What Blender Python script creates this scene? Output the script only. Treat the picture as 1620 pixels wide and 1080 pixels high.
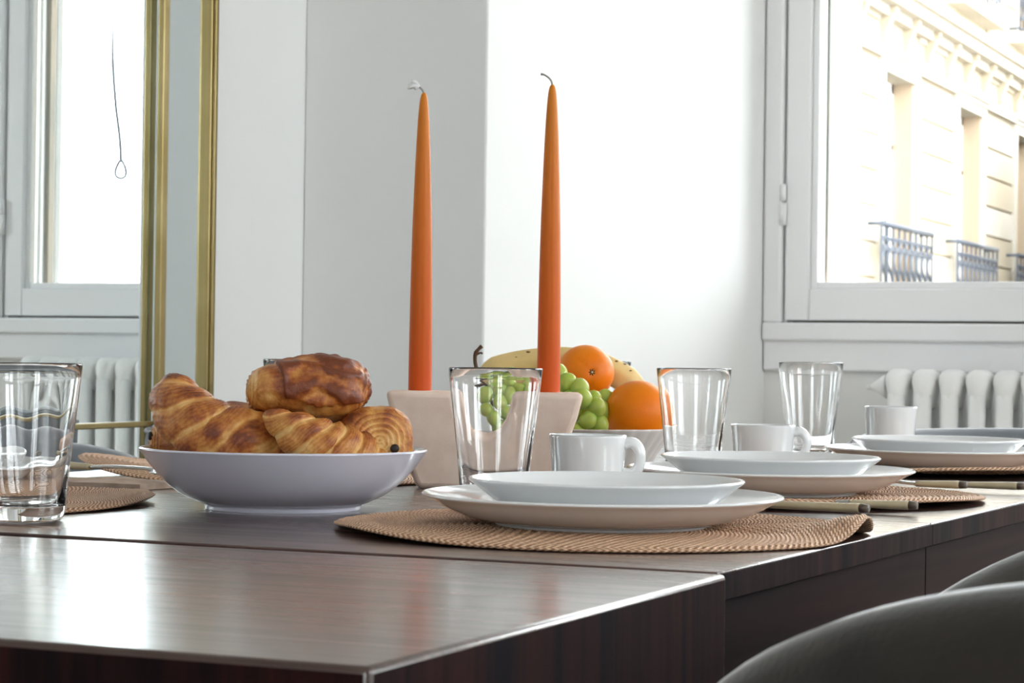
import bpy, bmesh, math, random
from mathutils import Vector, Matrix, noise
PI = math.pi
random.seed(7)
for o in list(bpy.data.objects): bpy.data.objects.remove(o, do_unlink=True)
scene = bpy.context.scene
COL = scene.collection

# ---------------------------------------------------------------- camera, sky, sun, exposure
EYE = 0.878; TOP = 0.75
YAW = math.radians(23.8)
cam_d = bpy.data.cameras.new('camera'); cam = bpy.data.objects.new('camera', cam_d); COL.objects.link(cam)
cam_d.sensor_width = 36; cam_d.lens = 79.33; cam_d.clip_start = 0.05; cam_d.clip_end = 300
pitch, roll = math.radians(0.401), 0.0135
fw = Vector((-math.sin(YAW)*math.cos(pitch), math.cos(YAW)*math.cos(pitch), math.sin(pitch)))
rt = Vector((math.cos(YAW), math.sin(YAW), 0)); up = rt.cross(fw)
rt2 = rt*math.cos(roll) + up*math.sin(roll); up2 = rt2.cross(fw)
m = Matrix((rt2, up2, -fw)).transposed().to_4x4(); m.translation = Vector((0, 0, EYE)); cam.matrix_world = m
cam_d.dof.use_dof = True; cam_d.dof.focus_distance = 1.9; cam_d.dof.aperture_fstop = 27
scene.camera = cam

w = bpy.data.worlds.new('sky'); scene.world = w; w.use_nodes = True
bgn = w.node_tree.nodes['Background']; bgn.inputs[0].default_value = (0.93, 0.955, 1.0, 1); bgn.inputs[1].default_value = 3.0
sd = bpy.data.lights.new('sun', 'SUN'); sd.energy = 48; sd.color = (1, .97, .92); sd.angle = .01
so = bpy.data.objects.new('sun', sd); COL.objects.link(so)
so.rotation_euler = Vector((.52, -.60, -.61)).to_track_quat('-Z', 'Y').to_euler()
for vc, wd, uy, rx in ((-.84, 1.25, 5.47, -PI/2), (1.2, 1.25, 5.47, -PI/2), (.2, 1.15, -2.97, PI/2), (2.57, 1.3, .9, 0), (2.57, 1.3, 3.1, 0)):      # light portals in the visible window and the added unseen ones
    l = bpy.data.lights.new('portal', 'AREA'); l.shape = 'RECTANGLE'; l.size = wd; l.size_y = 1.5
    l.cycles.is_portal = True
    lo = bpy.data.objects.new('portal', l); COL.objects.link(lo); lo.location = (vc, uy, 1.8)
    lo.rotation_euler = (rx, 0, 0) if rx else (PI/2, 0, PI/2)
vs = scene.view_settings
vs.view_transform = 'Standard'; vs.look = 'None'; vs.gamma = 1; vs.use_curve_mapping = False; vs.exposure = 2.05

# ---------------------------------------------------------------- helpers
def link(o, parent=None):
    COL.objects.link(o)
    if parent: o.parent = parent
    return o
def mk(name, verts, faces, mat, parent=None, smooth=True, loc=None, rot=None, bevel=0, sharp=None):
    me = bpy.data.meshes.new(name); me.from_pydata([tuple(v) for v in verts], [], faces); me.validate(); me.update()
    if smooth:
        me.polygons.foreach_set('use_smooth', [True]*len(me.polygons))
        if sharp: me.set_sharp_from_angle(angle=math.radians(sharp))
    me.materials.append(mat)
    o = link(bpy.data.objects.new(name, me), parent)
    if loc: o.location = loc
    if rot: o.rotation_euler = rot
    if bevel:
        b = o.modifiers.new('bevel', 'BEVEL'); b.width = bevel; b.segments = 3; b.limit_method = 'ANGLE'
        b.harden_normals = False
        me.polygons.foreach_set('use_smooth', [True]*len(me.polygons)); me.set_sharp_from_angle(angle=math.radians(50))
    return o
def tag(o, label=None, cat=None, group=None, kind=None):
    if label: o['label'] = label
    if cat: o['category'] = cat
    if group: o['group'] = group
    if kind: o['kind'] = kind
    return o
def thing(name, loc, rz, label, cat, group=None):
    o = bpy.data.objects.new(name, None); COL.objects.link(o); o.empty_display_size = .05
    o.location = loc; o.rotation_euler = (0, 0, rz)
    return tag(o, label, cat, group)
class MB:
    def __init__(s): s.v = []; s.f = []
    def add(s, v, f):
        n = len(s.v); s.v += [Vector(p) for p in v]; s.f += [tuple(i+n for i in q) for q in f]; return s
    def box(s, a, b):
        x0, y0, z0 = a; x1, y1, z1 = b
        x0, x1 = min(x0, x1), max(x0, x1); y0, y1 = min(y0, y1), max(y0, y1); z0, z1 = min(z0, z1), max(z0, z1)
        return s.add([(x0,y0,z0),(x1,y0,z0),(x1,y1,z0),(x0,y1,z0),(x0,y0,z1),(x1,y0,z1),(x1,y1,z1),(x0,y1,z1)],
                     [(0,3,2,1),(4,5,6,7),(0,1,5,4),(1,2,6,5),(2,3,7,6),(3,0,4,7)])
    def lathe(s, prof, n=64, c=(0,0,0), fn=None):
        vs_, fs = [], []
        for i, (r, z) in enumerate(prof):
            for j in range(n):
                a = 2*PI*j/n; rr = fn(r, z, a, i) if fn else r
                vs_.append((c[0]+rr*math.cos(a), c[1]+rr*math.sin(a), c[2]+z))
        for i in range(len(prof)-1):
            for j in range(n):
                k = (j+1) % n
                fs.append((i*n+j, i*n+k, (i+1)*n+k, (i+1)*n+j))
        return s.add(vs_, fs)
    def tube(s, pts, rad, n=10, caps=True, flat=(1,1), upv=None):
        pts = [Vector(p) for p in pts]; N = len(pts)
        rad = rad if isinstance(rad, (list, tuple)) else [rad]*N
        vs_, fs = [], []; ref = None
        for i, p in enumerate(pts):
            t = (pts[min(i+1,N-1)]-pts[max(i-1,0)]).normalized()
            if ref is None:
                ref = Vector(upv) if upv else (Vector((0,0,1)) if abs(t.z) < .9 else Vector((1,0,0)))
            a = (ref - t*ref.dot(t)).normalized(); b = t.cross(a); ref = a
            for j in range(n):
                q = 2*PI*j/n; vs_.append(p + a*math.cos(q)*rad[i]*flat[0] + b*math.sin(q)*rad[i]*flat[1])
        for i in range(N-1):
            for j in range(n):
                k = (j+1) % n; fs.append((i*n+j, i*n+k, (i+1)*n+k, (i+1)*n+j))
        if caps: fs.append(tuple(range(n-1,-1,-1))); fs.append(tuple((N-1)*n+j for j in range(n)))
        return s.add(vs_, fs)
    def ball(s, c, r, n=16, sc=(1,1,1)):
        prof = [(max(1e-5, r*math.sin(PI*i/n)), -r*math.cos(PI*i/n)) for i in range(n+1)]
        k = len(s.v); s.lathe(prof, n*2)
        for i in range(k, len(s.v)):
            v = s.v[i]; s.v[i] = Vector((v.x*sc[0]+c[0], v.y*sc[1]+c[1], v.z*sc[2]+c[2]))
        return s
    def build(s, name, mat, parent=None, **k): return mk(name, s.v, s.f, mat, parent, **k)
def boxo(name, a, b, mat, parent=None, bevel=0, **k):
    return MB().box(a, b).build(name, mat, parent, smooth=bool(bevel), bevel=bevel, **k)
def catmull(P, n):
    P = [Vector(p) for p in P]; out = []; N = len(P)
    for i in range(n):
        t = i/(n-1)*(N-1); k = min(int(t), N-2); u = t-k
        p0, p1, p2, p3 = P[max(k-1,0)], P[k], P[k+1], P[min(k+2,N-1)]
        out.append(.5*((2*p1)+(p2-p0)*u+(2*p0-5*p1+4*p2-p3)*u*u+(3*p1-p0-3*p2+p3)*u**3))
    return out
def arc_prof(pts, n=4): return [tuple(p) for p in [(v.x, v.y) for v in catmull([(a, b, 0) for a, b in pts], n*(len(pts)-1)+1)]]

# ---------------------------------------------------------------- materials
def mat(name, color, rough=.5, metal=0, spec=.5, coat=0, sss=0, sheen=0, bump=0, bscale=200, bstretch=(1,1,1), c2=None, cscale=5, cstretch=(1,1,1), trans=0, ior=1.45, lo=.35, hi=.65, detail=6, rvar=0, bdist=.001):
    M = bpy.data.materials.new(name); M.use_nodes = True; nt = M.node_tree; N = nt.nodes; L = nt.links
    P = N['Principled BSDF']
    P.inputs['Base Color'].default_value = (*color, 1); P.inputs['Roughness'].default_value = rough
    P.inputs['Metallic'].default_value = metal; P.inputs['Specular IOR Level'].default_value = spec
    P.inputs['Coat Weight'].default_value = coat; P.inputs['Coat Roughness'].default_value = .08
    P.inputs['Transmission Weight'].default_value = trans; P.inputs['IOR'].default_value = ior
    if sss:
        P.inputs['Subsurface Weight'].default_value = sss; P.inputs['Subsurface Scale'].default_value = .02
        P.inputs['Subsurface Radius'].default_value = (1, .4, .15)
    if sheen: P.inputs['Sheen Weight'].default_value = sheen; P.inputs['Sheen Roughness'].default_value = .4
    tc = N.new('ShaderNodeTexCoord')
    def nz(scale, stretch, det):
        mp = N.new('ShaderNodeMapping'); mp.inputs['Scale'].default_value = stretch
        n = N.new('ShaderNodeTexNoise'); n.inputs['Scale'].default_value = scale; n.inputs['Detail'].default_value = det
        L.new(tc.outputs['Object'], mp.inputs[0]); L.new(mp.outputs[0], n.inputs['Vector']); return n
    if c2:
        n = nz(cscale, cstretch, detail); r = N.new('ShaderNodeValToRGB')
        r.color_ramp.elements[0].position = lo; r.color_ramp.elements[1].position = hi
        r.color_ramp.elements[0].color = (*color, 1); r.color_ramp.elements[1].color = (*c2, 1)
        L.new(n.outputs[0], r.inputs[0]); L.new(r.outputs[0], P.inputs['Base Color'])
        if rvar:
            mr = N.new('ShaderNodeMapRange'); mr.inputs[3].default_value = rough-rvar; mr.inputs[4].default_value = rough+rvar
            L.new(n.outputs[0], mr.inputs[0]); L.new(mr.outputs[0], P.inputs['Roughness'])
    if bump:
        n = nz(bscale, bstretch, 4); b = N.new('ShaderNodeBump'); b.inputs['Strength'].default_value = bump
        b.inputs['Distance'].default_value = bdist; L.new(n.outputs[0], b.inputs['Height']); L.new(b.outputs[0], P.inputs['Normal'])
    return M
M = {}
M['wall'] = mat('wall_paint', (.87,.87,.86), .7, bump=.15, bscale=60)
M['floor'] = mat('oak_floor', (.50,.38,.26), .5, c2=(.60,.47,.34), cscale=6, cstretch=(8,1,1))
M['ceiling'] = mat('ceiling_paint', (.85,.85,.85), .8, bump=.1)
M['win'] = mat('white_window_paint', (.92,.92,.93), .35, bump=.05, bscale=30)
M['rad'] = mat('white_radiator_enamel', (.93,.93,.92), .3, bump=.1, bscale=40)
M['gold'] = mat('brushed_brass', (.40,.315,.15), .38, metal=1, bump=.1, bscale=80, bstretch=(1,1,.05), c2=(.32,.24,.10), cscale=8)
M['porcelain'] = mat('white_porcelain', (.80,.81,.82), .12, coat=.5, bump=.02, bscale=20)
M['bowlglaze'] = mat('pale_violet_white_glaze', (.66,.65,.75), .2, coat=.4, bump=.03, bscale=20)
M['clay'] = mat('sandy_beige_ceramic', (.76,.59,.49), .85, bump=.35, bscale=900, c2=(.82,.66,.56), cscale=60, bdist=.0005)
M['fluted'] = mat('pale_grey_beige_ceramic', (.76,.70,.65), .5, bump=.1, bscale=100)
M['orange'] = mat('orange_peel', (.92,.27,.002), .45, spec=.35, sss=.1, bump=.5, bscale=450, c2=(.84,.19,.001), cscale=12, bdist=.0006)
M['navel'] = mat('dried_orange_navel', (.12,.06,.02), .8, bump=.3)
M['navelw'] = mat('pale_navel_core', (.65,.55,.40), .8, bump=.3)
M['banana'] = mat('spotted_banana_skin', (.80,.58,.25), .5, sss=.1, c2=(.62,.44,.15), cscale=14, bump=.1, lo=.45, hi=.75)
M['bspot'] = mat('brown_banana_spot', (.14,.06,.02), .7, bump=.1)
M['grape'] = mat('green_grape_skin', (.36,.50,.06), .3, sss=.6, spec=.4, c2=(.46,.56,.12), cscale=30, bump=.05)
M['stem'] = mat('brown_woody_stem', (.10,.05,.025), .8, bump=.5)
M['wick'] = mat('white_cotton_wick', (.8,.8,.8), .9, bump=.4, bscale=900)
M['wickg'] = mat('grey_waxed_wick', (.38,.36,.33), .8, bump=.4, bscale=900)
M['choc'] = mat('dark_chocolate', (.02,.009,.005), .5, bump=.2)
M['metal'] = mat('steel', (.62,.62,.62), .18, metal=1, bump=.03)
M['handle'] = mat('beige_cutlery_handle', (.50,.42,.27), .4, bump=.1, c2=(.42,.34,.22), cscale=40)
M['handend'] = mat('dark_handle_end', (.10,.07,.05), .5, bump=.2)
M['napkin'] = mat('linen_napkin', (.42,.30,.23), .9, bump=.5, bscale=1200, c2=(.52,.40,.32), cscale=80)
M['velvet'] = mat('grey_velvet', (.022,.020,.019), .8, spec=.2, sheen=1.0, bump=.25, bscale=300, c2=(.055,.046,.038), cscale=7, lo=.4, hi=.7)
M['velvetb'] = mat('blue_grey_sheen_velvet', (.17,.185,.21), .7, sheen=.5, bump=.25, bscale=300, c2=(.21,.225,.25), cscale=9)  # bluish tone puts the far chair's window sheen into the colour
M['stitch'] = mat('pale_seam_thread', (.12,.115,.105), .8, bump=.2)
M['legmetal'] = mat('black_metal_leg', (.02,.02,.02), .4, metal=.6, bump=.05)
M['facade'] = mat('cream_limestone', (.34,.285,.205), .85, bump=.3, bscale=8, c2=(.38,.33,.25), cscale=.6)
M['facadew'] = mat('pale_limestone', (.41,.375,.31), .85, bump=.3, bscale=8, c2=(.45,.41,.35), cscale=1.5)
M['jamb'] = mat('shade_tinted_stone_reveal', (.36,.275,.19), .85, bump=.2, bscale=8)  # peach tone of the shaded jambs put into the stone colour
M['iron'] = mat('blue_grey_ironwork', (.06,.068,.085), .5, metal=.2, bump=.1)
M['farglass'] = mat('dark_far_pane', (.085,.10,.11), .7, spec=.1, bump=.02)
M['gasketshade'] = mat('gasket_shade_grey', (.22,.22,.20), .7, c2=(.38,.30,.24), cscale=3, cstretch=(1,1,.6), bump=.2)
M['cable'] = mat('grey_cable', (.03,.035,.04), .7, bump=.1)
M['crumb'] = mat('golden_crumb', (.6,.38,.15), .8, bump=.3)
M['asphalt'] = mat('street_paving', (.12,.115,.11), .9, bump=.2, bscale=3)
g = mat('drinking_glass', (1,1,1), 0, trans=1, ior=1.5); M['glass'] = g; g.node_tree.nodes['Principled BSDF'].inputs['Coat Weight'].default_value = 0
mm = mat('mirror_silver', (.87,.935,.95), .0, metal=1); M['mirror'] = mm
# window pane: see-through with a faint reflection
wp = bpy.data.materials.new('window_pane'); wp.use_nodes = True; nt = wp.node_tree; nt.nodes.remove(nt.nodes['Principled BSDF'])
tr = nt.nodes.new('ShaderNodeBsdfTransparent'); tr.inputs[0].default_value = (.97,.99,.98,1); gl = nt.nodes.new('ShaderNodeBsdfGlossy'); gl.inputs['Roughness'].default_value = 0
mx = nt.nodes.new('ShaderNodeMixShader'); fr = nt.nodes.new('ShaderNodeFresnel'); fr.inputs[0].default_value = 1.3
nt.links.new(fr.outputs[0], mx.inputs[0]); nt.links.new(tr.outputs[0], mx.inputs[1]); nt.links.new(gl.outputs[0], mx.inputs[2])
nt.links.new(mx.outputs[0], nt.nodes['Material Output'].inputs[0]); M['pane'] = wp

def wood(name, axis, dark, light, rough, coat, gs=1.0):
    Mm = bpy.data.materials.new(name); Mm.use_nodes = True; nt = Mm.node_tree; N = nt.nodes; L = nt.links; P = N['Principled BSDF']
    tc = N.new('ShaderNodeTexCoord'); mp = N.new('ShaderNodeMapping'); L.new(tc.outputs['Object'], mp.inputs[0])
    mp.inputs['Scale'].default_value = {'x': (1.0, 26, 26), 'y': (22, 1.2, 22), 'z': (22, 22, 1.2)}[axis]
    n1 = N.new('ShaderNodeTexNoise'); n1.inputs['Scale'].default_value = 1.6*gs; n1.inputs['Detail'].default_value = 9; n1.inputs['Distortion'].default_value = .8
    n2 = N.new('ShaderNodeTexNoise'); n2.inputs['Scale'].default_value = 9*gs; n2.inputs['Detail'].default_value = 5
    L.new(mp.outputs[0], n1.inputs['Vector']); L.new(mp.outputs[0], n2.inputs['Vector'])
    ad = N.new('ShaderNodeMath'); ad.operation = 'MULTIPLY_ADD'; ad.inputs[1].default_value = .35; L.new(n2.outputs[0], ad.inputs[0]); L.new(n1.outputs[0], ad.inputs[2])
    r = N.new('ShaderNodeValToRGB'); e = r.color_ramp.elements; e[0].position = .52; e[0].color = (*dark,1); e[1].position = .85; e[1].color = (*light,1)
    L.new(ad.outputs[0], r.inputs[0]); L.new(r.outputs[0], P.inputs['Base Color'])
    mr = N.new('ShaderNodeMapRange'); mr.inputs[1].default_value=.4; mr.inputs[2].default_value=.95; mr.inputs[3].default_value = rough+.08; mr.inputs[4].default_value = rough-.06
    L.new(ad.outputs[0], mr.inputs[0]); L.new(mr.outputs[0], P.inputs['Roughness'])
    P.inputs['Coat Weight'].default_value = coat; P.inputs['Coat Roughness'].default_value = .20; P.inputs['Specular IOR Level'].default_value = .5 if axis == 'x' else .08
    b = N.new('ShaderNodeBump'); b.inputs['Strength'].default_value = .12; b.inputs['Distance'].default_value = .0006
    L.new(n2.outputs[0], b.inputs['Height']); L.new(b.outputs[0], P.inputs['Normal'])
    return Mm
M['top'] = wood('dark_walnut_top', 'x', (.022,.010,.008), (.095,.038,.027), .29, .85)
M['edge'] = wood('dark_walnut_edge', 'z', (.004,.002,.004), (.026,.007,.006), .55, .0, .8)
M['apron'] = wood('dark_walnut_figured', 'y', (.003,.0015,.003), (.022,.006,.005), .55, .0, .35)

def crust_mat():
    Mm = bpy.data.materials.new('baked_pastry_crust'); Mm.use_nodes = True; nt = Mm.node_tree; N = nt.nodes; L = nt.links; P = N['Principled BSDF']
    at = N.new('ShaderNodeAttribute'); at.attribute_name = 'crust'
    tc = N.new('ShaderNodeTexCoord')
    n = N.new('ShaderNodeTexNoise'); n.inputs['Scale'].default_value = 55; n.inputs['Detail'].default_value = 8; n.inputs['Roughness'].default_value = .65
    L.new(tc.outputs['Object'], n.inputs['Vector'])
    n3 = N.new('ShaderNodeTexNoise'); n3.inputs['Scale'].default_value = 260; n3.inputs['Detail'].default_value = 6; L.new(tc.outputs['Object'], n3.inputs['Vector'])
    a = N.new('ShaderNodeMath'); a.operation = 'MULTIPLY_ADD'; a.inputs[1].default_value = 1.5; a.inputs[2].default_value = -.75; L.new(n.outputs[0], a.inputs[0])
    b = N.new('ShaderNodeMath'); b.operation = 'ADD'; L.new(a.outputs[0], b.inputs[0]); L.new(at.outputs['Fac'], b.inputs[1])
    c = N.new('ShaderNodeMath'); c.operation = 'MULTIPLY_ADD'; c.inputs[1].default_value = .35; L.new(n3.outputs[0], c.inputs[0]); L.new(b.outputs[0], c.inputs[2])
    r = N.new('ShaderNodeValToRGB'); el = r.color_ramp.elements
    el[0].position = .15; el[0].color = (.80,.50,.19,1); el[1].position = 1.0; el[1].color = (.17,.035,.008,1)
    for p, q in ((.42,(.66,.31,.075,1)), (.68,(.46,.155,.03,1)), (.86,(.30,.075,.014,1))):
        x = el.new(p); x.color = q
    L.new(c.outputs[0], r.inputs[0]); L.new(r.outputs[0], P.inputs['Base Color'])
    P.inputs['Roughness'].default_value = .42; P.inputs['Subsurface Weight'].default_value = .08; P.inputs['Subsurface Scale'].default_value = .004
    bp = N.new('ShaderNodeBump'); bp.inputs['Strength'].default_value = .55; bp.inputs['Distance'].default_value = .0012
    L.new(n3.outputs[0], bp.inputs['Height'])
    bp2 = N.new('ShaderNodeBump'); bp2.inputs['Strength'].default_value = .5; bp2.inputs['Distance'].default_value = .003
    L.new(n.outputs[0], bp2.inputs['Height']); L.new(bp.outputs[0], bp2.inputs['Normal']); L.new(bp2.outputs[0], P.inputs['Normal'])
    return Mm
M['crust'] = crust_mat()

def candle_mat():
    Mm = mat('orange_wax', (.7,.15,.02), .45, spec=.3, sss=.12, bump=.05, bscale=40); nt = Mm.node_tree; N = nt.nodes; L = nt.links
    tc = N.new('ShaderNodeTexCoord'); sx = N.new('ShaderNodeSeparateXYZ'); L.new(tc.outputs['Object'], sx.inputs[0])
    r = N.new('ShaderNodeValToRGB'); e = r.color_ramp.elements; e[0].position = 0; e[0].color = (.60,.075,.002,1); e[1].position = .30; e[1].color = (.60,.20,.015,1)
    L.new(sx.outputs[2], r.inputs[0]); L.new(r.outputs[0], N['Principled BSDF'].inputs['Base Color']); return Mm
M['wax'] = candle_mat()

def mat_weave():
    Mm = bpy.data.materials.new('woven_paper_cord'); Mm.use_nodes = True; nt = Mm.node_tree; N = nt.nodes; L = nt.links; P = N['Principled BSDF']
    tc = N.new('ShaderNodeTexCoord'); sx = N.new('ShaderNodeSeparateXYZ'); L.new(tc.outputs['Object'], sx.inputs[0])
    def mth(op, a, b=None, c=None):
        k = N.new('ShaderNodeMath'); k.operation = op
        for i, q in enumerate((a, b, c)):
            if q is None: continue
            if isinstance(q, (int, float)): k.inputs[i].default_value = q
            else: L.new(q, k.inputs[i])
        return k.outputs[0]
    X, Y = sx.outputs[0], sx.outputs[1]
    rr = mth('SQRT', mth('ADD', mth('MULTIPLY', X, X), mth('MULTIPLY', Y, Y)))
    th = mth('ARCTAN2', Y, X); q = mth('DIVIDE', rr, .0052); fl = mth('FLOOR', q); frc = mth('FRACT', q)
    v = mth('ABSOLUTE', mth('SUBTRACT', frc, .5))
    ph = mth('ADD', mth('MULTIPLY', th, mth('MULTIPLY', fl, 6)), mth('MULTIPLY', v, 9))
    s_ = mth('SINE', ph); ns = N.new('ShaderNodeTexNoise'); ns.inputs['Scale'].default_value = 350; L.new(tc.outputs['Object'], ns.inputs['Vector'])
    hgt = mth('ADD', mth('MULTIPLY', s_, .5), ns.outputs[0])
    b = N.new('ShaderNodeBump'); b.inputs['Strength'].default_value = .9; b.inputs['Distance'].default_value = .0012
    L.new(hgt, b.inputs['Height']); L.new(b.outputs[0], P.inputs['Normal'])
    r = N.new('ShaderNodeValToRGB'); e = r.color_ramp.elements; e[0].position = .1; e[0].color = (.38,.19,.10,1); e[1].position = 1; e[1].color = (.90,.60,.40,1)
    L.new(hgt, r.inputs[0]); L.new(r.outputs[0], P.inputs['Base Color']); P.inputs['Roughness'].default_value = .62
    return Mm
M['weave'] = mat_weave()

# ---------------------------------------------------------------- room shell
WL, US, WC, UW, WT = -1.953, 3.505, -1.599, 5.10, .35     # left wall, pillar face, pillar side, window wall, thickness
WR, UB, CH = 2.2, -2.6, 2.95
def struct(name, mb, m, **k): return tag(mb.build(name, m, **k), kind='structure')
struct('floor', MB().box((-2.2, UB-.2, -.1), (WR+.2, UW, 0)), M['floor'], smooth=False)
struct('ceiling', MB().box((-2.2, UB-.2, CH), (WR+.2, UW, CH+.1)), M['ceiling'], smooth=False)
struct('wall_left', MB().box((WL-.2, UB, 0), (WL, UW, CH)), M['wall'], smooth=False)
struct('wall_pillar', MB().box((WL, US, 0), (WC, UW, CH)), M['wall'], smooth=True, bevel=.004)
ORW = [(.25, 1.55), (2.45, 3.75)]
mb = MB()
for a, b in ((UB, ORW[0][0]), (ORW[0][1], ORW[1][0]), (ORW[1][1], UW)): mb.box((WR, a, 0), (WR+WT, b, CH))
for a, b in ORW: mb.box((WR, a, 0), (WR+WT, b, .965)); mb.box((WR, a, 2.62), (WR+WT, b, CH))
struct('wall_right', mb, M['wall'], smooth=False)
# window wall: visible opening plus an unseen one added for light (glass line at the inner face)
O = [(-1.545, -.135), (.50, 1.91)]; ZB, ZT = .965, 2.62
mb = MB(); y0, y1 = UW, UW+WT
for a, b in ((WL-.2, O[0][0]), (O[0][1], O[1][0]), (O[1][1], WR+.2)): mb.box((a, y0, 0), (b, y1, CH+.1))
for a, b in O: mb.box((a, y0, 0), (b, y1, ZB)); mb.box((a, y0, ZT), (b, y1, CH+.1))
struct('wall_far', mb, M['wall'], smooth=False)
OB = [(-.35, .75)]
mb = MB()
for a, b in ((WL-.2, OB[0][0]), (OB[0][1], WR+WT)): mb.box((a, UB-WT, 0), (b, UB, CH+.1))
for a, b in OB: mb.box((a, UB-WT, 0), (b, UB, ZB)); mb.box((a, UB-WT, ZT), (b, UB, CH+.1))
struct('wall_back', mb, M['wall'], smooth=False)
struct('baseboard_left', MB().box((WL, UB, 0), (WL+.015, US, .12)), M['win'], smooth=False)
struct('baseboard_far', MB().box((WC, UW-.015, 0), (WR, UW, .12)), M['win'], smooth=False)

def window(idx, a, b):
    """double casement between a and b; frame on the room face of the wall"""
    root = bpy.data.objects.new('window_%d' % idx, None); COL.objects.link(root); tag(root, kind='structure'); root.location = (0, 0, 0)
    y = UW
    gl_a, gl_b, mid = a+.08, b-.08, (a+b)/2
    # casing on the wall face, around the sash
    fr_ = MB()
    fr_.box((a-.052, y-.022, .855), (b+.052, y+.01, .935)).box((a-.052, y-.035, .925), (b+.052, y+.01, .968))
    for s0, s1 in ((a-.052, a-.008), (b+.008, b+.052)): fr_.box((s0, y-.030, .968), (s1, y+.01, ZT+.06))
    fr_.box((a-.052, y-.030, ZT+.012), (b+.052, y+.01, ZT+.06))
    fr_.build('casing', M['win'], root, bevel=.006)
    for k, (p, q) in enumerate(((a-.002, mid-.002), (mid+.002, b+.002))):
        mb = MB(); st = .058
        p2, q2 = p+st, q-st
        zb, zt = .973, ZT-.005
        mb.box((p, y-.018, zb), (p2, y+.035, zt)).box((q2, y-.018, zb), (q, y+.035, zt))
        mb.box((p2, y-.018, zb), (q2, y+.035, 1.047)).box((p2, y-.018, zt-.07), (q2, y+.035, zt))
        s_ = mb.build('sash', M['win'], root, bevel=.004)
        bd = MB()
        bd.box((p2, y-.004, 1.047), (p2+.016, y+.03, zt-.07)).box((q2-.016, y-.004, 1.047), (q2, y+.03, zt-.07))
        bd.box((p2+.016, y-.004, 1.047), (q2-.016, y+.03, 1.063)).box((p2+.016, y-.004, zt-.086), (q2-.016, y+.03, zt-.07))
        bd.build('glazing_bead', M['win'], s_, bevel=.003)
        MB().box((p2+.01, y+.012, 1.05), (q2-.01, y+.016, zt-.08)).build('pane', M['pane'], s_, smooth=False)
    # hinges on the outer stiles
    for hx in (a-.005, b+.005):
        for hz in (1.20, 2.30):
            MB().tube([(hx, y-.028, hz-.005), (hx, y-.028, hz+.048)], .0085, 12).tube([(hx, y-.028, hz+.051), (hx, y-.028, hz+.09)], .0075, 12).build('hinge', M['win'], root)
    # outer gasket strip, dark gap strip, stone sill, reveal shutter
    for p, q in ((a, gl_a-.004), (gl_b+.004, b)): MB().box((p, y+.037, 1.02), (q, y+WT-.002, ZT)).build('reveal', M['win'], root, smooth=False)
    MB().box((gl_a-.003, y+.045, 1.06), (gl_a+.003, y+.062, ZT-.1)).build('gasket_shade_strip', M['gasketshade'], root, smooth=False)
    MB().box((gl_b-.012, y+.05, 1.06), (gl_b+.003, y+.075, ZT-.1)).build('gasket_shade_strip', M['gasketshade'], root, smooth=False)  # dark strip painted in for the shaded gap beside the sash
    MB().box((gl_b-.016, y+.10, 1.03), (gl_b+.003, y+.340, ZT-.02)).build('shutter', M['win'], root, bevel=.004)
    MB().box((a, y+.036, ZB), (b, y+WT+.04, 1.02)).build('sill', M['facadew'], root, bevel=.005)
    return root
window(1, *O[0]); window(2, *O[1])  # second window lies out of view, added as a light source
for k, (a, b) in enumerate(OB):      # unseen window added at the camera's back for fill light, pattern turned round
    wr = window(3+k, -b, -a); wr.location = (0, UW+UB, 0); wr.rotation_euler = (0, 0, PI)
for k, (a, b) in enumerate(ORW):     # unseen windows added in the right wall to brighten the room
    wr = window(4+k, -b, -a); wr.location = (WR-UW, 0, 0); wr.rotation_euler = (0, 0, -PI/2)
# cable hanging outside the window
pts = catmull([(-.185, 5.50, 2.6), (-.187, 5.50, 2.0), (-.192, 5.50, 1.75), (-.205, 5.50, 1.60), (-.222, 5.50, 1.49), (-.226, 5.50, 1.43)], 40)
mb = MB().tube(pts, .0050, 8)
lp = [(-.226+.017*math.sin(t), 5.50+.006*math.sin(2*t), 1.405+.026*math.cos(t)) for t in [i*2*PI/24 for i in range(25)]]
mb.tube(lp, .0045, 8, caps=False)
tag(mb.build('cable', M['cable']), 'thin grey cable with a looped end hanging outside the window, seen in the mirror', 'cable')

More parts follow.
